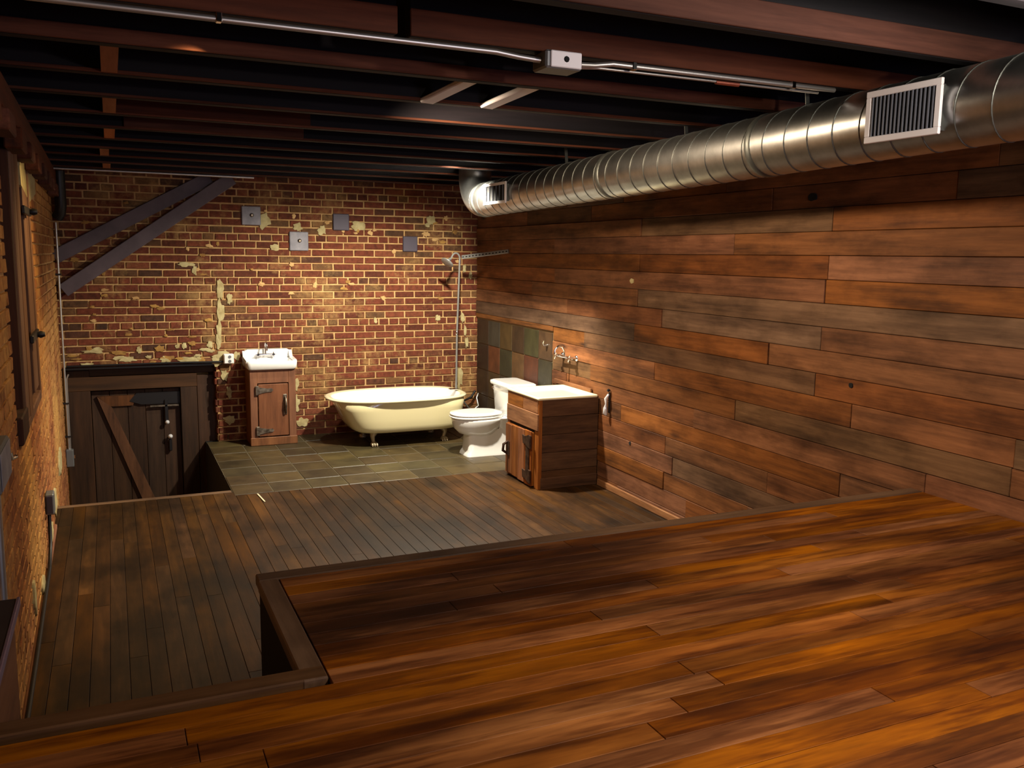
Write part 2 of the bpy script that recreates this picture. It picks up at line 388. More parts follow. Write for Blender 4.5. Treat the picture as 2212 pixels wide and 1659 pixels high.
def bricks(x0, x1, z0, z1, hole, header_of, prio, m, wall, place, nmax, offs):
    """list of bricks (cx, cz, width); the best nmax become parts, the rest one stuff part"""
    lst = []; nrow = int(round((z1 - z0) / BP))
    for rI in range(nrow):
        z = z0 + (rI + .5) * BP; hd = header_of(rI); wd = BL / 2 if hd else BL
        x = x0 - ((rI % 2) * wd / 2 + (offs if not hd else 0))
        while x < x1:
            a, b = max(x, x0), min(x + wd, x1); x += wd
            if b - a < .03: continue
            segs = [(a, b)]
            for hx0, hx1, hz0, hz1 in hole:
                if hz0 < z < hz1:
                    ns = []
                    for s0, s1 in segs:
                        if s1 <= hx0 or s0 >= hx1: ns.append((s0, s1))
                        else:
                            if hx0 - s0 > .03: ns.append((s0, hx0))
                            if s1 - hx1 > .03: ns.append((hx1, s1))
                    segs = ns
            for s0, s1 in segs: lst.append(((s0 + s1) / 2, z, s1 - s0))
    lst.sort(key=lambda t: prio(*t))
    var = {}
    rest = MB()
    for n, (cx, cz, wd) in enumerate(lst):
        jz = random.uniform(-.0015, .0015); full = abs(wd - BL) < .002 or abs(wd - BL / 2) < .002
        if n < nmax:
            key = (round(wd, 3) if full else (n, wd), random.randrange(8) if full else 0)
            if key not in var: var[key] = brick_mesh(wd, str(key), m).mesh('brick', m)
            link('brick', var[key], wall, *place(cx, cz + jz))
        else:
            bm_ = brick_mesh(wd, n, m); loc, rot = place(cx, cz + jz)
            R = Matrix.Translation(loc) @ Matrix.Rotation(rot[2], 4, 'Z')
            rest.add([R @ Vector(p) for p in bm_.v], bm_.f)
    o = link('brickwork', rest.mesh('brickwork', m), wall); o['kind'] = 'stuff'
bricks(-.45, 3.455, 0.0, 2.6, [(-.6, .85, -2, .735)], lambda r: r in (4, 10, 16, 22, 28, 34),
       lambda x, z, w_: (0 if (.68 < z < 1.98 and w_ > .12) else 1, abs(z - 1.3)), M['brick'], wall_back,
       lambda x, z: ((x, yf + .001, z), (0, 0, 0)), 300, .04)
# jagged brick returns of the door opening
for r_ in range(11):
    z = (r_ + .5) * BP
    obj('brick', MB().box(.846 + random.uniform(-.02, .006), .95, YB + .005, YB + .13, z - .028, z + .028, .005), M['brick'], wall_back)
# plaster patches (splats) on the brick
def blob(cx, cz, rx, rz, seed, y=YB - .012, n=16):
    r = random.Random(seed); pts = []
    for k in range(n):
        a = 2 * PI * k / n; q = r.uniform(.62, 1.2); pts.append((cx + rx * q * math.cos(a), cz + rz * q * math.sin(a)))
    mb = MB(); rim = [(p[0], y + .018, p[1]) for p in pts]; mid = [(cx + (p[0] - cx) * .9, y, cz + (p[1] - cz) * .9) for p in pts]
    mb.loft([rim, mid], False, False); mb.add(mid + [(cx, y - .003, cz)], [(k, (k + 1) % n, n) for k in range(n)]); return mb
for s_, (cx, cz, rx, rz) in enumerate([(.905, 1.42, .035, .11), (.985, 1.33, .03, .06), (.90, 1.22, .035, .12), (.885, 1.03, .028, .15), (.875, .93, .022, .1),
        (.90, .80, .085, .05), (.855, .76, .05, .06), (1.03, .80, .05, .05), (.92, .62, .04, .06), (.955, .46, .03, .07), (.62, 1.64, .09, .022), (.69, 1.585, .025, .05),
        (2.94, 2.10, .05, .06), (2.90, 2.05, .03, .03), (3.30, 1.62, .02, .05), (3.37, 1.55, .02, .045), (3.28, 1.12, .028, .06), (3.01, 1.12, .032, .035), (2.36, 1.11, .02, .035),
        (3.31, .98, .018, .07), (3.33, .86, .02, .06), (3.25, .5, .05, .12), (3.24, .36, .04, .1), (1.55, .5, .05, .09), (1.56, .32, .05, .09), (1.62, .13, .07, .05), (.62, .78, .12, .03), (.42, .79, .06, .035), (.1, .80, .08, .035), (.95, .2, .06, .05),
        (1.32, 2.05, .06, .09), (1.62, 2.0, .05, .05), (1.85, 1.97, .05, .05), (2.2, 2.02, .08, .05), (1.40, 1.80, .05, .035)]):
    o = obj('plaster_patch', blob(cx, cz, rx, rz, s_), M['plaster'], wall_back)
rp_ = random.Random(5)
for s_ in range(26):
    cx = rp_.uniform(-.38, .82); cz = rp_.uniform(.765, .93); o = obj('plaster_patch', blob(cx, cz, rp_.uniform(.02, .07), rp_.uniform(.012, .035), s_ + 200), M['plaster'] if rp_.random() < .6 else M['ochre'], wall_back)
for s_ in range(30):
    cx = rp_.uniform(.9, 3.3); cz = rp_.choice((rp_.uniform(1.9, 2.15), rp_.uniform(1.2, 2.1))); o = obj('mortar_smear', blob(cx, cz, rp_.uniform(.015, .05), rp_.uniform(.01, .03), s_ + 300, y=YB - .0105), M['ochre'] if rp_.random() < .5 else M['mortar'], wall_back)
for s_ in range(30):
    cx = rp_.uniform(-.35, .9); cz = rp_.uniform(.95, 2.2); o = obj('mortar_smear', blob(cx, cz, rp_.uniform(.015, .05), rp_.uniform(.01, .025), s_ + 400, y=YB - .0105), M['ochre'] if rp_.random() < .7 else M['mortar'], wall_back)
# lintel over the door
trim = struct('trim_1', MB().box(-.42, .90, YB - .008, YB + .12, .718, .744, .004), M['blackpipe'])

# ---- walls: left (local: y along the wall, x=0 the brick face, facing +x)
A_L = .0096
WY0, WY1, WZ0, WZ1 = 4.13, 5.62, .95, 2.32
lw = MB()
lw.box(-.3, -.009, -2.9, WY0, -1.7, 2.75); lw.box(-.3, -.009, WY1, 9.0, -1.7, 2.75)
lw.box(-.3, -.009, WY0, WY1, -1.7, WZ0); lw.box(-.3, -.009, WY0, WY1, WZ1, 2.75); lw.box(-.3, -.2, WY0, WY1, WZ0, WZ1)
wall_left = struct('wall_left', lw, M['mortar'], rot=(0, 0, A_L), origin=(-.348, 0, 0))
bricks(3.1, 8.478, -.6, 2.6, [(WY0, WY1, WZ0, WZ1), (5.2, 6.4, 2.06, 2.7)], lambda r: r % 6 == 5,
       lambda y, z, w_: (0 if (y > 3.55 and w_ > .12 and .05 < z < 2.3) else 1, y), M['brick_l'], wall_left,
       lambda y, z: ((-.009, y, z), (0, 0, PI / 2)), 300, .06)
# plaster area by the window head
pl = MB(); pts = [(5.2, 2.08), (5.75, 2.02), (6.35, 2.1), (6.42, 2.4), (5.3, 2.42), (5.14, 2.25)]
pl.prism(pts, -.02, .004, 'yz'); obj('plaster_patch', pl, M['plaster'], wall_left)
for s_, (cy, cz, ry, rz) in enumerate([(6.3, .12, .2, .1), (5.8, .07, .14, .06), (4.9, .06, .1, .05), (7.2, .2, .25, .12), (4.35, .2, .05, .1)]):
    b = blob(cy, cz, ry, rz, s_ + 90, y=0); b.v = [(-p[1] + .012, p[0], p[2]) for p in b.v]; obj('plaster_patch', b, M['plaster'], wall_left)
# baseboard / floor strip on the left
struct('baseboard_left', MB().box(.0, .022, 1.9, 6.1, 0, .035, .006), M['sidepanel'], rot=(0, 0, A_L), origin=(-.348, 0, 0))
# ledger timbers at the top of the left wall
led = struct('trim_2', MB().box(.0, .055, 2.9, 8.45, 2.27, 2.4, .006), M['joist_y'], rot=(0, 0, A_L), origin=(-.348, 0, 0))
for k in range(9):
    y = 3.2 + k * .58
    obj('bearing_block', MB().box(.004, .075, y, y + .28, 2.18 + .01 * (k % 2), 2.27, .006), M['joist_y'], led)

# ---- window on the left wall
win = bpy.data.objects.new('window_1', None); C.objects.link(win); win.location = (-.348, 0, 0); win.rotation_euler = (0, 0, A_L); win['kind'] = 'structure'
obj('reveal_board', MB().box(-.19, -.16, WY0, WY1, WZ0, WZ1), M['casing_d'], win)
obj('side_jamb', MB().box(-.2, .012, WY1 - .04, WY1, WZ0, WZ1, .004), M['casing'], win)
obj('side_jamb', MB().box(-.2, .006, 4.44, 4.50, WZ0, WZ1, .004), M['casing_d'], win)
obj('shutter_board', MB().box(-.03, .014, 4.50, 4.68, WZ0 + .02, WZ1 - .03, .004), M['casing'], win)
obj('shutter_board', MB().box(-.03, .016, 4.685, 4.87, WZ0 + .02, WZ1 - .03, .004), M['casing'], win)
obj('shutter_board', MB().box(-.04, .004, 5.27, 5.56, WZ0 + .05, WZ1 - .02, .004), M['casing'], win)
obj('meeting_stile', MB().box(-.06, -.02, 4.87, 5.27, WZ0 + .02, WZ1, .004), M['casing_d'], win)
obj('sill_block', MB().box(-.12, .02, WY0 + .05, 4.5, WZ0 - .02, WZ0 + .10, .006), M['casing_d'], win)
obj('window_sill', MB().box(-.15, .012, 4.5, 5.6, WZ0 - .03, WZ0 + .02, .006), M['casing'], win)
for z in (1.31, 1.95):
    l_ = obj('latch', MB().box(.012, .03, 4.98, 5.42, z - .02, z + .02, .004), M['blackpipe'], win)
    obj('latch_knob', MB().lathe([(.012, -.02), (.02, 0), (.012, .02)], (.045 - .021, .08, 0), 'x', 10), M['blackpipe'], l_)

# ---- right wall (local: x=0 the plank face, facing -x)
rwm = MB().box(.02, .3, -2.9, 9.0, -.1, 2.75)
wall_right = struct('wall_right', rwm, M['under'], rot=(0, 0, -.0167), origin=(3.30, 0, 0))
rows = [0.02]
zt = 1.782 - .1225 * 14
rows = [.0] + [zt + .1225 * k for k in range(0, 19)] + [2.40, 2.55]
rows = [r for r in rows if r >= 0]; rows = sorted(set(round(r, 4) for r in rows))
if rows[1] - rows[0] < .05: rows.pop(1)
joints = {}
for zi, js in {1.904: [3.47, 5.30], 1.782: [2.2, 4.25, 6.66], 1.659: [3.48, 5.31], 1.537: [3.49, 6.65], 1.414: [5.32, 7.1], 1.292: [3.50, 5.0, 6.4], 1.169: [5.34, 3.9], 1.047: [3.52, 6.1], .4345: [4.9, 3.85, 6.0], .557: [3.3, 5.5]}.items():
    joints[round(zi, 2)] = js
rj = random.Random(3)
for k in range(len(rows) - 1):
    z0, z1 = rows[k], rows[k + 1]
    js = None
    for zz in joints:
        if abs(zz - z0) < .03: js = joints[zz]
    if js is None:
        js = []; y = 1.6 + rj.uniform(0, 1.2)
        while y < 8: js.append(y); y += rj.choice((1.2, 1.81, 1.81, .9))
    cuts = sorted([-2.8, .2, 1.6] + list(js) + [8.47])
    for a, b in zip(cuts, cuts[1:]):
        segs = [(a, b, z0, z1)]
        if z0 < 1.115:
            if b > 6.66:
                segs = [(a, 6.66, z0, z1)] if a < 6.6 else []
                if z1 > 1.135: segs.append((max(a, 6.66), b, 1.125, z1))
        for s0, s1, u0, u1 in segs:
            pr_ = rj.choice((0, 0, .002, .004, .006, .009))
            g = rj.random() < .15
            if abs(z0 - 1.414) < .03 and s1 > 2.5 and s1 < 5.5: g = True
            obj('plank', MB().box(-.002 - pr_, .02, s0 + .0015, s1 - .0015, u0 + .0012, u1 - .0012, .0025), M['plank_grey'] if g else M['plank_wall'], wall_right)
# slate wainscot tiles
obj('grout_bed', MB().box(.006, .02, 6.66, 8.46, 0, 1.122), M['grout'], wall_right)
cols_ = [(58, 42, 30), (60, 66, 66), (84, 70, 34), (66, 50, 30), (64, 72, 42), (88, 68, 46),
         (50, 34, 28), (112, 62, 34), (52, 60, 40), (104, 78, 44), (98, 50, 28), (58, 62, 46),
         (62, 44, 34), (80, 66, 46), (60, 60, 48), (70, 54, 34), (56, 64, 52), (90, 60, 38),
         (54, 44, 36), (72, 62, 42), (84, 56, 36), (58, 60, 46), (76, 60, 40), (66, 58, 46)]
ys = [8.455, 8.135, 7.84, 7.54, 7.262, 6.955, 6.672]; zs = [1.112, .862, .60, .335, .01]
for r_ in range(4):
    for c_ in range(6):
        o = obj('tile', MB().box(-.003 - random.uniform(0, .002), .008, ys[c_ + 1] + .004, ys[c_] - .004, zs[r_ + 1] + .004, zs[r_] - .004, .003), M['wtile'], wall_right)
        c3 = cols_[r_ * 6 + c_]; mn = sum(c3) / 3; o.color = srgb(*[(q * .75 + mn * .25) * .85 * k_ for q, k_ in zip(c3, (1.02, .9, .76))])
struct('baseboard_right', MB().box(-.022, -.002, 2.7, 5.80, 0, .05, .004), M['van'], rot=(0, 0, -.0167), origin=(3.30, 0, 0))
# knots, a bore hole and old paint marks on the planks
def wall_disc(name, y, z, r, m, rz=None, x=-.0095):
    mb = MB(); n = 10; rz = rz or r; rnd = random.Random(y)
    ring = [(x, y + r * math.cos(2 * PI * k / n) * rnd.uniform(.8, 1.15), z + rz * math.sin(2 * PI * k / n) * rnd.uniform(.8, 1.15)) for k in range(n)]
    mb.loft([[(p[0] + .012, p[1], p[2]) for p in ring], ring], False, True); return obj(name, mb, m, wall_right)
wall_disc('knot_hole', 3.265, 1.141, .014, M['black'])
wall_disc('knot_hole', 3.62, 2.085, .035, M['black'], .022)
wall_disc('knot_hole', 3.98, .29, .013, M['black']); wall_disc('knot_hole', 5.35, .42, .013, M['black'])
wall_disc('paint_mark', 5.105, 1.842, .03, M['plate'], .035); wall_disc('paint_mark', 5.396, 1.592, .03, M['plaster'], .018)

# ---- front wall behind the camera, and ceiling
struct('wall_front', MB().box(-.7, 3.75, -3.0, -2.8, -.1, 2.75), M['plank_grey'])
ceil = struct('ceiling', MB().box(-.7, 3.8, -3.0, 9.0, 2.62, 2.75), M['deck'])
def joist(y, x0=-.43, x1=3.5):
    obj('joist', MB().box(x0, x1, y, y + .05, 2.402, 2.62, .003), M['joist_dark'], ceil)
    sh = max(.011, .078 - .032 * max(0, (y - 2.63) / .53)); obj('lit_band_strip', MB().box(x0, x1, y - .012, y - .001, 2.403, 2.403 + sh, .002), M['joist'], ceil)  # brown strip paints the lit lower band of the joist face, thinner farther back
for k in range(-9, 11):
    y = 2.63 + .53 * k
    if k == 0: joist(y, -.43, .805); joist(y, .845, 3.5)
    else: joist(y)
for a, b, dx in ((3.21, 3.69, .0), (4.27, 4.75, 0), (5.33, 5.81, .0), (6.39, 6.86, -.03), (7.45, 7.93, -.02)):
    obj('blocking', MB().bar((.03 + dx, a, 2.43), (.03 + dx, b, 2.43), .055, .05), M['block'], ceil)
for yj_, xa_, xb_, zb_ in ((4.75, .05, .98, 2.52), (5.28, .1, 1.05, 2.50)):
    obj('sister_board', MB().box(xa_, xb_, yj_ - .03, yj_ - .013, 2.41, zb_, .003), M['joist'], ceil)
for x_ in (1.27, 1.545):
    o = obj('bridging_board', MB().bar((x_ + .09, 3.205, 2.46), (x_ - .01, 3.69, 2.405), .065, .02, ch=.004), M['white'], ceil); o['label'] = 'white painted bridging board'

# ---- platform (raised foreground floor)
pf = MB()
pf.box(-.42, 3.42, -2.8, 2.10, -.01, PZ - .02); pf.box(.395, 3.42, 2.10, 2.84, -.01, PZ - .02)
platform = struct('platform', pf, M['dark_side'], label='raised wooden floor level in the foreground')
y = 2.785; rp = random.Random(11)
while y > -1.6:
    x0 = .45 if y > 2.06 else -.42
    x = x0
    first = True
    while x < 3.41:
        L = rp.uniform(.9, 2.1) if not first else rp.uniform(.4, 1.8); first = False
        x2 = min(x + L, 3.41)
        if 3.41 - x2 < .3: x2 = 3.41
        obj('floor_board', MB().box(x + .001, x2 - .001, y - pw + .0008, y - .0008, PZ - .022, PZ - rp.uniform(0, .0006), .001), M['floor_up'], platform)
        x = x2
    y -= pw
obj('edge_board', MB().box(.385, 3.41, 2.787, 2.855, PZ - .035, PZ + .002, .004), M['edge'], platform)
obj('edge_board', MB().box(.383, .447, 2.06, 2.785, PZ - .035, PZ + .002, .004), M['edge_y'], platform)
obj('edge_board', MB().box(-.42, .447, 2.062, 2.128, PZ - .035, PZ + .0025, .004), M['edge'], platform)

# ================================================================ DOOR IN THE PIT
door = bpy.data.objects.new('door_1', None); C.objects.link(door); door.location = (.16, 8.6, -1.5); door['kind'] = 'structure'
YD = 8.6
part('frame_board', MB().box(-.42, -.215, YD - .02, YD + .02, -1.5, .70, .004), M['door'], door)
part('frame_board', MB().box(.536, .68, YD - .02, YD + .02, -1.5, .52, .004), M['door'], door)
part('frame_board', MB().box(.683, .86, YD - .018, YD + .02, -1.5, .62, .004), M['door'], door)
part('frame_board', MB().box(-.42, .683, YD - .024, YD + .02, .515, .64, .004), M['door_x'], door)
part('frame_board', MB().box(-.42, .87, YD - .01, YD + .02, .643, .74, .004), M['door_x'], door)
for k in range(5):
    a = -.212 + k * .149
    part('door_board', MB().box(a + .001, a + .147, YD + .045, YD + .075, -1.49, .50, .003), M['door'], door)
part('rail', MB().prism([(-.16, .455), (.16, .455), (.13, .36), (-.06, .36)], YD + .02, YD + .046, 'xz'), M['brace'], door)
part('strap_plate', MB().prism([(.16, .47), (.53, .47), (.53, .36), (.20, .365), (.10, .40)], YD + .016, YD + .04, 'xz'), M['blackpipe'], door)
part('brace', MB().prism([(-.165, .455), (-.045, .35), (.62, -1.45), (.49, -1.45)], YD + .015, YD + .046, 'xz'), M['brace'], door)
bl = part('bolt', MB().box(.27, .52, YD - .0, YD + .022, .335, .352, .003), M['iron'], door)
part('bolt_plate', MB().box(.395, .425, YD, YD + .026, .20, .40, .004), M['blackpipe'], door)
part('knob', MB().lathe([(.004, -.035), (.016, -.028), (.02, -.016), (.012, -.004), (.008, .02)], (.413, YD + .01, .19), 'y', 12), M['bead'], door)
part('handle', MB().box(.42, .447, YD + .0, YD + .03, -.085, .03, .006), M['blackpipe'], door)
part('knob', MB().lathe([(.004, -.04), (.018, -.03), (.022, -.016), (.012, -.004), (.008, .02)], (.434, YD + .01, .055), 'y', 12), M['bead'], door)

# ================================================================ SINK CABINET
t = thing('sink_cabinet', 'small brown wooden washstand cabinet under the white wall sink', 'cabinet', (1.3, 8.3, 0))
x0, x1, yf_, yb = 1.10, 1.51, 8.15, 8.462
part('side_panel', MB().box(x0, x0 + .02, yf_ + .02, yb, .0, .695), M['cab'], t)
part('side_panel', MB().box(x1 - .02, x1, yf_ + .02, yb, .0, .695), M['cab'], t)
part('back_panel', MB().box(x0 + .02, x1 - .02, yb - .02, yb, 0.02, .69), M['cab'], t)
fr = MB(); fr.box(x0, x0 + .065, yf_, yf_ + .02, .0, .7, .003); fr.box(x1 - .065, x1, yf_, yf_ + .02, 0, .7, .003)
part('face_frame', fr.box(x0 + .064, x1 - .064, yf_ + .001, yf_ + .02, .575, .7, .003), M['cab'], t)
part('plinth', MB().box(x0 - .006, x1 + .006, yf_ - .012, yf_ + .012, 0, .075, .004), M['cab'], t)
d = part('door', MB().box(x0 + .07, x1 - .072, yf_ - .012, yf_ + .008, .085, .568, .004), M['cab_d'], t)
for z in (.515, .14):
    h = MB(); h.box(x0 + .045, x0 + .075, yf_ - .022, yf_ - .003, z - .045, z + .04, .003)
    h.prism([(x0 + .07, z - .032), (x0 + .15, z - .018), (x0 + .19, z - .016), (x0 + .205, z), (x0 + .19, z + .016), (x0 + .15, z + .014), (x0 + .07, z + .03)], yf_ - .021, yf_ - .011, 'xz')
    part('hinge', h, M['iron'], d)
h = MB(); h.box(x1 - .12, x1 - .085, yf_ - .02, yf_ - .01, .28, .47, .004)
h.tube([(x1 - .10, yf_ - .02, .45), (x1 - .10, yf_ - .05, .43), (x1 - .10, yf_ - .055, .37), (x1 - .10, yf_ - .045, .31), (x1 - .10, yf_ - .02, .29)], [.008, .009, .012, .009, .007], 10)
part('handle', h, M['iron'], d)

# ================================================================ WHITE WALL SINK
t = thing('bathroom_sink', 'white enamel sink with high backsplash on the brown cabinet', 'sink', (1.3, 8.3, .70))
s = MB()
X0, X1 = 1.075, 1.525
YF, YBk = 8.105, 8.465
# apron bowl: outer ring then inner hollow
def rr(xa, xb, ya, yb_, z, r, n=5):
    pts = []
    for cx_, cy_, a0 in ((xb - r, yb_ - r, 0), (xa + r, yb_ - r, 90), (xa + r, ya + r, 180), (xb - r, ya + r, 270)):
        for k in range(n + 1):
            a = math.radians(a0 + 90 * k / n); pts.append((cx_ + r * math.cos(a), cy_ + r * math.sin(a), z))
    return pts
s.loft([rr(X0 + .02, X1 - .02, YF + .02, YBk - .02, .702, .03), rr(X0 + .004, X1 - .004, YF + .004, YBk, .715, .035), rr(X0, X1, YF, YBk, .765, .035), rr(X0 + .004, X1 - .004, YF + .004, YBk, .778, .035),
        rr(X0 + .03, X1 - .03, YF + .03, YBk - .08, .778, .04), rr(X0 + .04, X1 - .04, YF + .04, YBk - .09, .765, .05), rr(X0 + .08, X1 - .08, YF + .07, YBk - .12, .712, .06)], True, True)
part('basin', s, M['enamel'], t)
b = MB(); b.prism([(X0 + .002, .772), (X0 + .002, .79), (X0 + .02, .80), (X0 + .025, .852), (X0 + .045, .862), (X1 - .045, .862), (X1 - .025, .852), (X1 - .02, .80), (X1 - .002, .79), (X1 - .002, .772)], YBk - .06, YBk, 'xz')
# sloping shoulders down to the apron
for sx, xx in ((1, X0), (-1, X1)):
    b.prism([(YBk - .06, .772), (YBk - .06, .85), (YBk - .10, .80), (YBk - .30, .785), (YBk - .33, .772)], min(xx, xx + sx * .03), max(xx, xx + sx * .03), 'yz')
part('backsplash', b, M['enamel'], t)
part('drain', MB().lathe([(.022, 0), (.022, .004), (.012, .006)], (1.3, 8.25, .712), 'z', 14), M['chrome'], t)
fa = thing('sink_faucet', 'chrome bridge faucet with gooseneck on the white sink backsplash', 'faucet', (1.28, YBk - .06, .82))
yy = YBk - .06
g = MB(); g.tube([(1.21, yy - .03, .815), (1.35, yy - .03, .815)], .009, 10)
for xx in (1.21, 1.35): g.tube([(xx, yy, .815), (xx, yy - .03, .815)], .011, 10)
part('faucet_body', g, M['chrome'], fa)
part('spout', MB().tube([(1.28, yy - .03, .815)] + [(1.28, yy - .03 - .045 * (1 - math.cos(a)), .885 + .05 * math.sin(a)) for a in [k * PI / 8 for k in range(9)]] + [(1.28, yy - .12, .86)], .008, 10), M['chrome'], fa)
for xx in (1.21, 1.35):
    kn = MB().lathe([(.012, -.055), (.012, -.03), (.006, -.0)], (xx, yy, .815), 'y', 12)
    for a in (0, PI / 2): kn.tube([(xx - .024 * math.cos(a), yy - .048, .815 - .024 * math.sin(a)), (xx + .024 * math.cos(a), yy - .048, .815 + .024 * math.sin(a))], .005, 8)
    part('faucet_handle', kn, M['chrome'], fa)

# ================================================================ CLAWFOOT TUB
t = thing('clawfoot_tub', 'cream cast iron clawfoot bathtub against the brick wall', 'bathtub', (2.41, 7.96, 0))
TX0, TX1, TY0, TY1, RZ = 1.745, 3.085, 7.56, 8.38, .445
def tubring(xa, xb, hw, z, EL=2.5, ER=3.0, n=56):
    """left end slopes and is a full half round, right end is flatter"""
    pts = []; cyy = (TY0 + TY1) / 2; cxm = (xa + xb) / 2; a_ = (xb - xa) / 2
    for k in range(n):
        an = 2 * PI * k / n; c, s_ = math.cos(an), math.sin(an)
        e = EL if c < 0 else ER
        px = cxm + a_ * (abs(c) ** (2 / e)) * (1 if c > 0 else -1); py = cyy + hw * (abs(s_) ** (2 / e)) * (1 if s_ > 0 else -1)
        pts.append((px, py, z))
    return pts
hw = (TY1 - TY0) / 2
outer = [tubring(*q, 4.2, 5.5) for q in ((2.04, 2.90, hw - .15, .128), (1.99, 2.95, hw - .105, .136), (1.955, 2.985, hw - .08, .158), (1.93, 3.0, hw - .068, .195), (1.895, 3.01, hw - .06, .26), (1.855, 3.02, hw - .054, .34), (1.825, 3.03, hw - .05, .405))] + [tubring(1.81, 3.035, hw - .046, .425, 2.7, 3.4)]
part('shell', MB().loft(outer, True, False), M['cream'], t, label='cream painted outside of the tub')
rim = [tubring(1.80, 3.035, hw - .046, .423), tubring(1.765, 3.07, hw - .015, .424), tubring(TX0, TX1, hw, RZ - .012), tubring(TX0 + .004, TX1 - .004, hw - .003, RZ), tubring(TX0 + .025, TX1 - .025, hw - .022, RZ + .007), tubring(TX0 + .06, TX1 - .055, hw - .055, RZ - .004)]
part('rim', MB().loft(rim, False, False), M['creamw'], t)
inner = [tubring(TX0 + .06, TX1 - .055, hw - .055, RZ - .004), tubring(TX0 + .09, TX1 - .07, hw - .075, .36), tubring(1.93, 2.98, hw - .10, .2), tubring(2.02, 2.92, hw - .16, .135), tubring(2.1, 2.86, hw - .22, .13)]
part('bowl', MB().loft(inner, False, True), M['enamel'], t)
for fx, fy, sx, sy in ((2.14, 7.78, -1, -1), (2.83, 7.80, 1, -1), (2.14, 8.14, -1, 1), (2.83, 8.14, 1, 1)):
    fm = MB()
    fm.tube([(fx - sx * .03, fy - sy * .0, .175), (fx + sx * .0, fy + sy * .0, .125), (fx + sx * .012, fy + sy * .015, .09), (fx + sx * .004, fy + sy * .008, .05), (fx, fy + sy * .01, .03)], [.045, .038, .022, .016, .02], 12)
    fm.lathe([(.01, 0), (.028, .004), (.034, .018), (.028, .034), (.01, .044)], (fx, fy + sy * .018, 0), 'z', 12)
    for q in (-1, 0, 1): fm.tube([(fx + q * .018, fy + sy * .03, .03), (fx + q * .022, fy + sy * .05, .02), (fx + q * .022, fy + sy * .056, .004)], [.011, .011, .006], 8)
    part('claw_foot', fm, M['claw'], t)
part('overflow_plate', MB().lathe([(.03, 0), (.028, -.008), (.012, -.012)], (2.975, 7.97, .34), 'x', 16), M['chrome'], t)

# ---- shower riser
t = thing('shower_riser', 'chrome shower pipe with round head rising from the tub end', 'shower', (3.035, 7.98, .45))
g = MB(); top = 1.72
g.tube([(3.03, 7.98, .44), (3.035, 7.98, 1.0), (3.06, 7.98, top)] + [(3.06 - .045 * (1 - math.cos(a)), 7.98 - .02 * math.sin(a / 2), top + .055 * math.sin(a)) for a in [k * PI / 9 for k in range(1, 8)]] + [(2.955, 7.95, 1.715), (2.94, 7.945, 1.70)], .0095, 12)
part('riser_pipe', g, M['steel'], t)
hd = MB(); hp = Vector((2.925, 7.93, 1.70)); dr = Vector((-.62, -.25, -.75)).normalized()
sd = dr.orthogonal().normalized(); s2 = dr.cross(sd)
prof = [(.012, -.03), (.014, -.01), (.03, .005), (.062, .016), (.066, .022), (.06, .026), (.01, .026)]
hd.loft([[hp + dr * h_ + (sd * math.cos(2 * PI * k / 24) + s2 * math.sin(2 * PI * k / 24)) * r_ for k in range(24)] for r_, h_ in prof])
part('shower_head', hd, M['steel'], t)
part('pipe_union', MB().lathe([(.009, -.02), (.014, -.016), (.014, .016), (.009, .02)], (3.035, 7.98, 1.01), 'z', 12), M['chrome'], t)
part('rim_flange', MB().box(2.955, 3.05, 7.955, 8.005, .452, .468, .006), M['chrome'], t)
t = thing('slotted_strut', 'grey slotted steel strut bracing the shower pipe to the wall', 'bracket', (3.2, 7.9, 1.75))
a, b = Vector((3.078, 7.966, 1.737)), Vector((3.412, 7.62, 1.80))
part('strut_channel', MB().bar(a, b, .024, .036, ch=.003), M['steel'], t)
sl = MB(); dv = (b - a) / 14
sdv = dv.cross(Vector((0, 0, 1))).normalized()
for k in range(14):
    p = a + dv * (k + .25); q = a + dv * (k + .75); off = sdv * .0112
    sl.bar(p + off * 1.09, q + off * 1.09, .002, .010); sl.bar(p - off * 1.09, q - off * 1.09, .002, .010)
part('strut_slots', sl, M['black'], t, kind='stuff')

# hoses behind the tub
t = single('supply_hose', MB().tube([(3.07, 8.2, .42), (3.14, 8.24, .36), (3.22, 8.27, .28), (3.29, 8.3, .20), (3.35, 8.3, .185), (3.40, 8.3, .22), (3.385, 8.32, .30), (3.415, 8.35, .34)], .009, 10), M['emt'],
           'grey looped supply hose hanging between the tub and tiled corner', 'hose')
single('drain_hose', MB().tube([(3.06, 8.32, .40), (3.17, 8.34, .36), (3.27, 8.37, .27), (3.35, 8.38, .30), (3.40, 8.4, .36)], .012, 10), M['blackpipe'],
       'black drain hose behind the tub end, above the toilet seat', 'hose')

# ================================================================ TOILET
t = thing('toilet', 'white two piece toilet between the tub and barn board vanity', 'toilet', (3.0, 7.14, 0))
CY = 7.14
def el(cx_, a_, b_, z, e=2.2, n=32, fe=None):
    pts = []
    for k in range(n):
        an = 2 * PI * k / n; c, s_ = math.cos(an), math.sin(an); ee = fe if (fe and c > 0) else e
        pts.append((cx_ + a_ * (abs(c) ** (2 / ee)) * (1 if c > 0 else -1), CY + b_ * (abs(s_) ** (2 / ee)) * (1 if s_ > 0 else -1), z))
    return pts
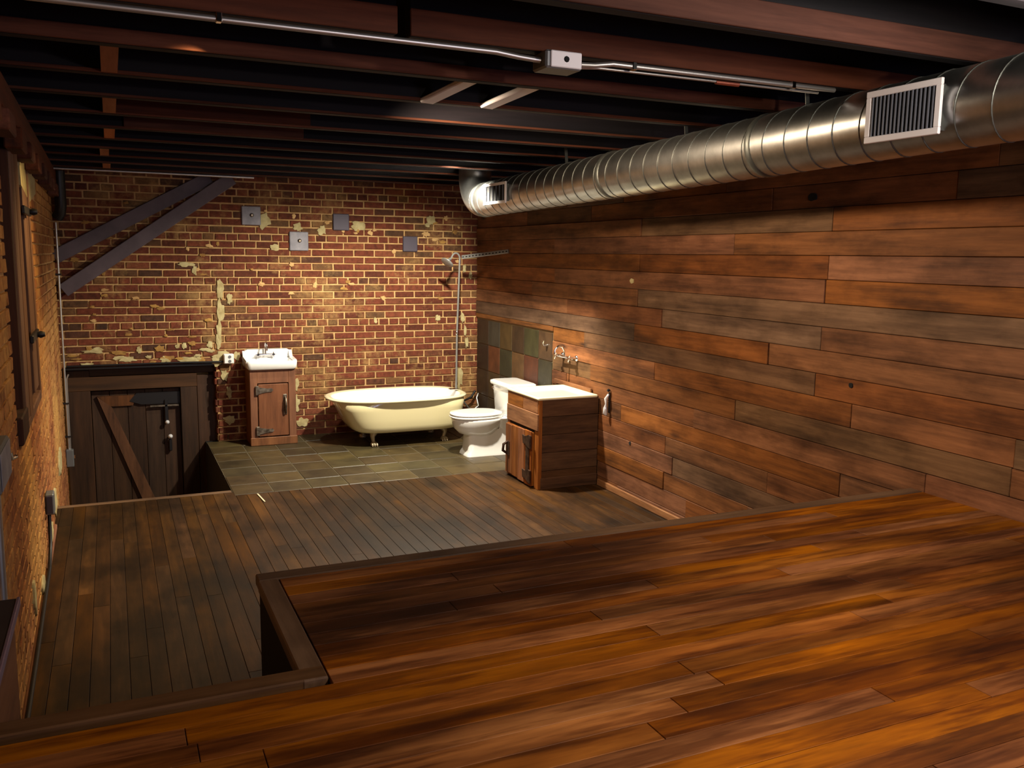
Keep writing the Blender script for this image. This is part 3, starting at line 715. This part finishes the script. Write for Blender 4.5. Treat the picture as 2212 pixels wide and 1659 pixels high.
# pedestal: x decreasing is the front
ped = [el(3.04, .262, .125, 0, 9), el(3.04, .258, .12, .02, 9), el(3.045, .245, .105, .05, 8), el(3.045, .243, .1, .12, 7), el(3.045, .238, .098, .19, 6), el(3.045, .232, .1, .235, 5)]
part('pedestal', MB().loft(ped), M['enamel'], t)
bowl = [el(2.95, .11, .09, .17, 2.4), el(2.915, .17, .125, .20, 2.3), el(2.905, .205, .16, .245, 2.3), el(2.91, .225, .178, .29, 2.3), el(2.915, .235, .183, .318, 2.3), el(2.915, .235, .183, .335, 2.3), el(2.92, .2, .15, .337, 2.3)]
part('bowl', MB().loft(bowl), M['enamel'], t)
part('bowl_shelf', MB().loft([el(3.19, .10, .10, .22, 4), el(3.19, .14, .15, .30, 5), el(3.19, .14, .17, .335, 5)]), M['enamel'], t)
part('seat', MB().loft([el(2.905, .235, .18, .338, 2.3), el(2.90, .24, .185, .345, 2.3), el(2.90, .24, .185, .356, 2.3), el(2.905, .235, .18, .36, 2.3)]), M['enamel'], t)
part('lid', MB().loft([el(2.905, .232, .178, .362, 2.3), el(2.90, .238, .183, .368, 2.3), el(2.902, .234, .18, .382, 2.3), el(2.91, .18, .14, .388, 2.3)]), M['enamel'], t)
tk = MB(); W2 = .215
def trr(xa, xb, wd, z): return rr(xa, xb, CY - wd, CY + wd, z, .035, 4)
tk.loft([trr(3.165, 3.385, W2 - .03, .338), trr(3.155, 3.385, W2 - .02, .36), trr(3.142, 3.385, W2 - .005, .60)])
tank = part('tank', tk, M['enamel'], t)
part('tank_lid', MB().loft([trr(3.125, 3.39, W2 + .012, .60), trr(3.120, 3.392, W2 + .017, .612), trr(3.122, 3.392, W2 + .015, .632), trr(3.14, 3.38, W2 - .005, .640)]), M['enamel'], t)
part('flush_lever', MB().tube([(3.135, CY + W2 - .05, .57), (3.12, CY + W2 - .06, .57), (3.118, CY + W2 - .11, .563)], .008, 8), M['chrome'], t)

# ================================================================ VANITY (barn board box)
t = thing('barn_vanity', 'reclaimed board vanity cabinet with ivory basin top beside the plank wall', 'vanity', (3.1, 6.11, 0))
VX0, VX1, VY0, VY1, VZ = 2.875, 3.385, 5.834, 6.385, .70
part('end_panel', MB().box(VX0 + .02, VX1, VY0, VY0 + .02, 0.0, VZ - .006), M['van_x'], t)
for k in range(5):
    z0 = .005 + k * .139
    part('end_board', MB().box(VX0 + .015, VX1 + .0, VY0 - .012, VY0 + .0, z0 + .001, z0 + .137, .002), M['van_x'], t)
part('base_strip', MB().box(VX0 + .02, VX1, VY0 - .018, VY0 - .011, .0, .09, .003), M['van_x'], t)
part('back_end_panel', MB().box(VX0 + .02, VX1, VY1 - .02, VY1, 0.0, VZ - .006), M['van_x'], t)
part('corner_post', MB().box(VX0 - .002, VX0 + .03, VY0 - .014, VY0 + .055, .0, VZ - .004, .003), M['van_z'], t)
part('corner_post', MB().box(VX0 - .002, VX0 + .03, VY1 - .03, VY1 + .004, .0, VZ - .004, .003), M['van_z'], t)
part('front_board', MB().box(VX0 - .006, VX0 + .012, VY0 + .0, VY0 + .26, .585, VZ - .004, .003), M['van'], t)
part('front_board', MB().box(VX0 - .006, VX0 + .012, VY0 + .262, VY1, .585, VZ - .004, .003), M['van'], t)
part('front_board', MB().box(VX0 - .012, VX0 + .012, VY0 - .012, VY1, .455, .583, .003), M['van'], t)
part('front_void', MB().box(VX0 + .006, VX0 + .016, VY0 + .05, VY1 - .02, .01, .46), M['black'], t)
dr_ = part('door', MB().box(VX0 - .012, VX0 + .006, VY0 + .068, VY1 - .012, .012, .43, .002), M['van_z'], t)
for k in range(4):
    a = VY0 + .068 + k * .1175
    part('door_board', MB().box(VX0 - .024 - .003 * (k % 2), VX0 - .012, a + .001, a + .116, .01 + .006 * k, .438 - .004 * k, .003), M['van_z'], dr_)
for z in (.36, .09):
    h = MB(); xx = VX0 - .03
    h.prism([(VY0 + .052, z - .045), (VY0 + .052, z + .045), (VY0 + .09, z + .05), (VY0 + .15, z + .03), (VY0 + .20, z + .035), (VY0 + .19, z - .03), (VY0 + .15, z - .03), (VY0 + .09, z - .05)], xx - .008, xx + .002, 'yz')
    h.tube([(xx - .008, VY0 + .055, z - .05), (xx - .008, VY0 + .055, z + .05)], .009, 8)
    part('hinge', h, M['rust'], dr_)
part('strap_plate', MB().box(VX0 - .034, VX0 - .026, VY0 + .09, VY0 + .15, .12, .33, .004), M['rust'], dr_)
h = MB().box(VX0 - .034, VX0 - .026, VY1 - .10, VY1 - .04, .17, .29, .006)
h.tube([(VX0 - .03, VY1 - .06, .28), (VX0 - .065, VY1 - .06, .26), (VX0 - .07, VY1 - .06, .21), (VX0 - .03, VY1 - .06, .18)], [.009, .012, .012, .009], 8)
part('latch', h, M['rust'], dr_)
s = MB(); R_ = lambda a, z, r: rr(VX0 - .012 + a, VX1 - .008 - a * .6, VY0 - .018 + a, VY1 + .01 - a, z, r, 4)
s.loft([R_(.006, VZ - .012, .012), R_(0, VZ - .008, .012), R_(0, VZ + .004, .012), R_(.004, VZ + .009, .012), R_(.03, VZ + .009, .02), R_(.045, VZ + .0, .03), R_(.09, VZ - .0885, .05)], True, True)
part('basin_top', s, M['creamw'], t, label='ivory enamel basin top')
part('drain', MB().lathe([(.022, 0), (.022, .004), (.012, .006)], (3.12, 6.11, VZ - .0885), 'z', 14), M['chrome'], t)
part('splash_board', MB().box(VX1 - .012, VX1 + .006, VY0 + .1, 6.56, VZ + .002, VZ + .038, .003), M['van'], t)

# wall faucet above vanity
fy, fz, fx = 6.33, .945, xw(6.33) - .006
t = thing('wall_faucet', 'chrome wall mounted bridge faucet above the vanity basin', 'faucet', (fx, fy, fz))
g = MB(); g.tube([(fx - .05, fy - .12, fz), (fx - .05, fy + .12, fz)], .010, 10)
for s_ in (-.12, .12): g.tube([(fx, fy + s_, fz), (fx - .05, fy + s_, fz)], .013, 10); g.lathe([(.025, -.003), (.025, -.012), (.013, -.018)], (fx, fy + s_, fz), 'x', 14)
part('faucet_body', g, M['chrome'], t)
part('spout', MB().tube([(fx - .05, fy, fz), (fx - .055, fy, fz + .05), (fx - .075, fy, fz + .085), (fx - .11, fy, fz + .09), (fx - .14, fy, fz + .06), (fx - .145, fy, fz + .03)], .009, 10), M['chrome'], t)
for s_ in (-.12, .12):
    kn = MB().lathe([(.012, -.085), (.014, -.06), (.008, -.05)], (fx, fy + s_, fz), 'x', 12)
    for a in (.4, .4 + PI / 2): kn.tube([(fx - .075, fy + s_ - .03 * math.cos(a), fz - .03 * math.sin(a)), (fx - .075, fy + s_ + .03 * math.cos(a), fz + .03 * math.sin(a))], .0065, 8)
    part('faucet_handle', kn, M['chrome'], t)
# peg on the tiles
px_, py_, pz_ = xw(6.76) - .004, 6.76, 1.0
single('wall_hook', MB().tube([(px_, py_, pz_), (px_ - .03, py_, pz_ - .005), (px_ - .045, py_, pz_ + .015), (px_ - .04, py_, pz_ + .04)], [.012, .007, .007, .011], 10), M['chrome'],
       'small chrome hook on the slate tiles, left of the wall faucet', 'hook')
# iron hook with pale lever right of the vanity
hx = xw(5.66) - .009
t = thing('towel_hook', 'iron wall hook with pale metal lever right of the vanity', 'hook', (hx, 5.66, .67))
part('hook_plate', MB().box(hx - .006, hx + .004, 5.652, 5.672, .59, .75, .004), M['blackpipe'], t)
part('lever', MB().tube([(hx - .008, 5.662, .735), (hx - .03, 5.665, .70), (hx - .026, 5.668, .66), (hx - .03, 5.67, .63), (hx - .03, 5.67, .59), (hx - .022, 5.668, .575)], [.008, .013, .006, .014, .018, .008], 10), M['bead'], t)
part('knob', MB().lathe([(.006, .012), (.013, 0), (.006, -.014)], (hx - .01, 5.66, .765), 'x', 10), M['blackpipe'], t)

# ================================================================ BACK WALL FITTINGS
yp = YB - .012
for (x, z, sz, lab, mt, bolt) in ((1.198, 2.088, .085, 'light grey bolted wall plate, nearest the ceiling at left', 'plate', True), (1.627, 1.865, .088, 'light grey bolted wall plate, lower one right of the first', 'plate', True),
                          (2.03, 2.053, .078, 'bluish grey blank wall plate in the upper middle of the brick wall', 'plate_d', False), (2.719, 1.859, .075, 'dark slate coloured wall plate, rightmost on the brick wall', 'plate_d', False)):
    t = thing('wall_plate', lab, 'wall plate', (x, yp, z))
    part('plate', MB().box(x - sz, x + sz, yp - .012, yp + .004, z - sz, z + sz, .006), M[mt], t)
    if bolt: part('bolt', MB().lathe([(.018, -.012), (.018, -.02), (.010, -.022), (.009, -.032)], (x + .005, yp, z + .005), 'y', 8), M['iron'], t)
t = thing('power_outlet', 'white outlet box mounted on the brick wall left of the sink', 'outlet', (.955, yp, .775))
part('box', MB().box(.91, 1.0, yp - .06, yp + .002, .735, .825, .006), M['white'], t)
part('cover', MB().box(.915, .995, yp - .066, yp - .06, .74, .82, .004), M['enamel'], t)
for z in (.76, .80): part('socket', MB().lathe([(.014, 0), (.014, -.003)], (.962, yp - .066, z), 'y', 12), M['box'], t)
single('horizontal_conduit', MB().tube([(-.39, yp - .012, .755), (.5, yp - .012, .757), (.91, yp - .02, .752)], .009, 8), M['blackpipe'],
       'dark conduit running along the lintel above the plank door', 'conduit')
# diagonal braces
for (a, b, lab) in (((-.43, 8.44, 1.69), (.85, 8.445, 2.41), 'upper grey diagonal brace across the top left of the brick wall'), ((-.375, 8.40, 1.41), (1.03, 8.37, 2.41), 'lower grey diagonal brace across the top left of the brick wall')):
    single('diagonal_brace', MB().bar(a, b, .03, .115, up=(0, 0, 1), ch=.004), M['steelbrace'], lab, 'brace')
# conduits in the back left corner
xc = -.40
t = thing('corner_conduit', 'thin grey vertical conduit in the left corner with clamps', 'conduit', (xc, 8.36, 0))
part('pipe', MB().tube([(xc + .002, 8.36, 1.98), (xc, 8.36, 1.1), (xc, 8.36, .12), (xc, 8.36, .05)], .009, 8), M['emt'], t)
part('pipe', MB().tube([(xc + .03, 8.36, .70), (xc + .014, 8.36, .66), (xc + .012, 8.36, .05)], .006, 8), M['emt'], t)
for z in (.45, .16, 1.55): part('clamp', MB().box(xc - .04, xc + .02, 8.34, 8.37, z - .007, z + .007, .002), M['blackpipe'], t)
t = thing('switch_box', 'small grey metal box at the foot of the corner conduit', 'box', (xc, 8.33, -.04))
part('box', MB().box(xc - .025, xc + .035, 8.30, 8.37, -.10, .05, .006), M['box'], t)
part('lever', MB().box(xc + .035, xc + .05, 8.32, 8.34, -.03, 0, .003), M['chrome'], t)
single('vent_elbow', MB().tube([(-.352, 8.33, 2.40), (-.352, 8.33, 2.12), (-.36, 8.35, 2.06), (-.385, 8.37, 2.02)], .045, 14), M['blackpipe'],
       'black pipe elbow hanging from the ceiling in the left corner', 'pipe')

# ================================================================ LEFT WALL FITTINGS
def lwp(y, dx, z): return (xl(y) + dx, y, z)
t = thing('switch_box', 'grey metal disconnect box on the left brick wall at the picture edge', 'box', lwp(3.35, 0, 1.0))
x_ = xl(3.6)
part('box', MB().box(x_ + .004, x_ + .036, 3.12, 3.42, .985, 1.125, .006), M['box'], t)
part('cover', MB().box(x_ + .036, x_ + .04, 3.13, 3.41, .995, 1.115, .004), M['plate'], t)
part('lever', MB().tube([(x_ + .034, 3.44, 1.06), (x_ + .034, 3.47, 1.03), (x_ + .045, 3.50, 1.03)], .008, 8), M['chrome'], t)
single('conduit_drop', MB().tube([(x_ + .014, 3.17, .98), (x_ + .012, 3.17, .5), (x_ + .012, 3.17, .02)], .014, 10), M['emt'],
       'vertical conduit below the grey disconnect box on the left wall', 'conduit')
x_ = xl(5.5)
t = thing('power_outlet', 'dark grey outlet box low on the left brick wall', 'outlet', (x_, 5.5, .28))
part('box', MB().box(x_ + .006, x_ + .05, 5.42, 5.52, .28, .40, .006), M['box'], t)
part('cover', MB().box(x_ + .012, x_ + .045, 5.415, 5.42, .29, .39, .003), M['plate_d'], t)
single('floor_conduit', MB().tube([(x_ + .02, 5.46, .28), (x_ + .02, 5.42, .12), (x_ + .024, 5.2, .045), (xl(4) + .024, 4.0, .04), (xl(3) + .024, 3.0, .04)], .010, 8), M['blackpipe'],
       'dark cable running from the low outlet along the left wall base', 'cable')
t = thing('knee_wall', 'low wooden knee wall with dark cap at the bottom left edge', 'low wall', (-.33, 2.4, 0))
part('side_panel', MB().box(-.385, -.292, 2.135, 2.70, 0.0, .765, .003), M['sidepanel'], t)
part('cap', MB().box(-.385, -.285, 2.132, 2.725, .765, .785, .002), M['cap'], t)
part('edge_strip', MB().box(-.285, -.276, 2.132, 2.728, .762, .788, .002), M['capedge'], t)

# ================================================================ CEILING FITTINGS
t = thing('ceiling_conduit', 'long galvanised conduit clipped to the near ceiling joist', 'conduit', (1.3, 2.6, 2.4))
yj = 2.62
part('pipe', MB().tube([(-.40, yj, 2.385), (.5, yj, 2.385), (1.12, yj, 2.385), (1.20, yj, 2.378), (1.27, yj - .01, 2.372)], .009, 10), M['emt'], t)
part('pipe', MB().tube([(1.40, yj - .01, 2.372), (1.47, yj, 2.378), (1.54, yj, 2.389), (2.5, yj, 2.389)], .009, 10), M['emt'], t)
part('pipe', MB().tube([(1.40, yj + .02, 2.368), (1.50, yj + .03, 2.378), (2.45, yj + .03, 2.380)], .005, 8), M['emt'], t)
for x_ in (.3, 1.62, 2.3): part('clip', MB().box(x_ - .008, x_ + .008, yj - .012, yj + .012, 2.376, 2.402, .002), M['chrome'], t)
t = thing('junction_box', 'grey steel junction box on the conduit under the near joist', 'box', (1.335, yj - .01, 2.37))
part('box', MB().box(1.27, 1.40, yj - .05, yj + .05, 2.345, 2.40, .006), M['box'], t)
part('cover', MB().box(1.285, 1.395, yj - .056, yj - .05, 2.348, 2.398, .003), M['white'], t)
part('knockout', MB().lathe([(.010, -.0), (.008, -.004)], (1.34, yj - .056, 2.374), 'y', 8), M['black'], t)
single('far_conduit', MB().tube([(-.40, 7.9, 2.385), (.4, 7.9, 2.385), (1.15, 7.9, 2.385)], .009, 8), M['emt'],
       'thin pale conduit under the last joists near the brick wall', 'conduit')
single('copper_sleeve', MB().tube([(1.98, yj + .03, 2.377), (2.08, yj + .03, 2.377)], .0085, 8), plain('copper', srgb(196, 120, 100), .35, .9),
       'short copper coloured sleeve on the thin ceiling cable', 'pipe sleeve')

# ---- duct
def dc(y): return Vector((2.535 + .02786 * y, y, 2.2963 - .01618 * y))
DR = .13
t = thing('spiral_duct', 'round galvanised spiral duct hung along the plank wall', 'duct', tuple(dc(3)))
part('duct_pipe', MB().tube([dc(-2.6), dc(0), dc(3), dc(6.55)], DR, 40, False), M['galv'], t)
el_ = []; c0 = dc(6.55)
for k in range(9):
    a = k * PI / 16; el_.append(c0 + Vector((0, .2 * math.sin(a), .2 * (1 - math.cos(a)))))
el_.append(Vector((c0.x, c0.y + .2, 2.56)))
part('elbow', MB().tube(el_, DR * 1.01, 32), M['galv'], t)
sm = MB(); y = 0.6
ang0 = 0; pts = []
pitch = .135; y = .5; N = 28
while y < 6.5:
    for k in range(N):
        a = 2 * PI * k / N; yy = y + pitch * k / N; c = dc(yy); pts.append((c.x + (DR + .0008) * math.cos(a), yy, c.z + (DR + .0008) * math.sin(a)))
    y += pitch
part('spiral_seam', MB().tube(pts, .0026, 5), M['galv_d'], t, kind='stuff')
for y in (1.25, 3.1, 4.45, 6.5):
    c = dc(y); part('joint_band', MB().loft([[(c.x + r_ * math.cos(2 * PI * k / 32), y + dy, c.z + r_ * math.sin(2 * PI * k / 32)) for k in range(32)] for r_, dy in ((DR, -.02), (DR + .005, -.014), (DR + .005, .014), (DR, .02))], False, False), M['galv_d'], t)
for y in (2.86, 3.72, 5.05):
    c = dc(y); part('hanger_strap', MB().bar((c.x - .02, y, c.z + DR - .005), (c.x - .03, y, 2.45), .02, .002, up=(0, 1, 0)), M['galv_d'], t)
def grille(y0, y1, z0, z1, lab, nl, fw):
    c = dc((y0 + y1) / 2); xg = c.x - DR - .022
    t = thing('duct_grille', lab, 'vent', (xg, (y0 + y1) / 2, (z0 + z1) / 2))
    fr = MB()
    for a, b, p, q in ((y0, y1, z1 - fw, z1), (y0, y1, z0, z0 + fw), (y0, y0 + fw, z0 + fw, z1 - fw), (y1 - fw, y1, z0 + fw, z1 - fw)):
        fr.box(xg - .006, xg + .006, a, b, p, q, .002)
    part('frame', fr, M['white'], t)
    part('collar', MB().box(xg + .006, xg + .075, y0 + .02, y1 - .02, z0 + .015, z1 - .015), M['galv_d'], t)
    part('damper', MB().box(xg + .0, xg + .008, y0 + fw, y1 - fw, z0 + fw, z1 - fw), M['black'], t)
    n = nl
    for k in range(n):
        yy = y0 + fw + (y1 - y0 - 2 * fw) * (k + .5) / n
        part('louvre', MB().box(xg - .006, xg + .004, yy - .0022, yy + .0022, z0 + fw, z1 - fw), M['louvre'], t)
grille(2.09, 2.40, 2.166, 2.342, 'large white framed supply grille on the duct near the camera', 16, .022)
grille(5.75, 6.15, 2.125, 2.275, 'small white supply grille at the far end of the duct', 6, .02)

single('wood_splinter', MB().bar((.905, 6.47, .004), (.922, 6.24, .004), .010, .005), M['creamw'], 'pale wood splinter lying on the dark floor beside the slate edge', 'splinter')
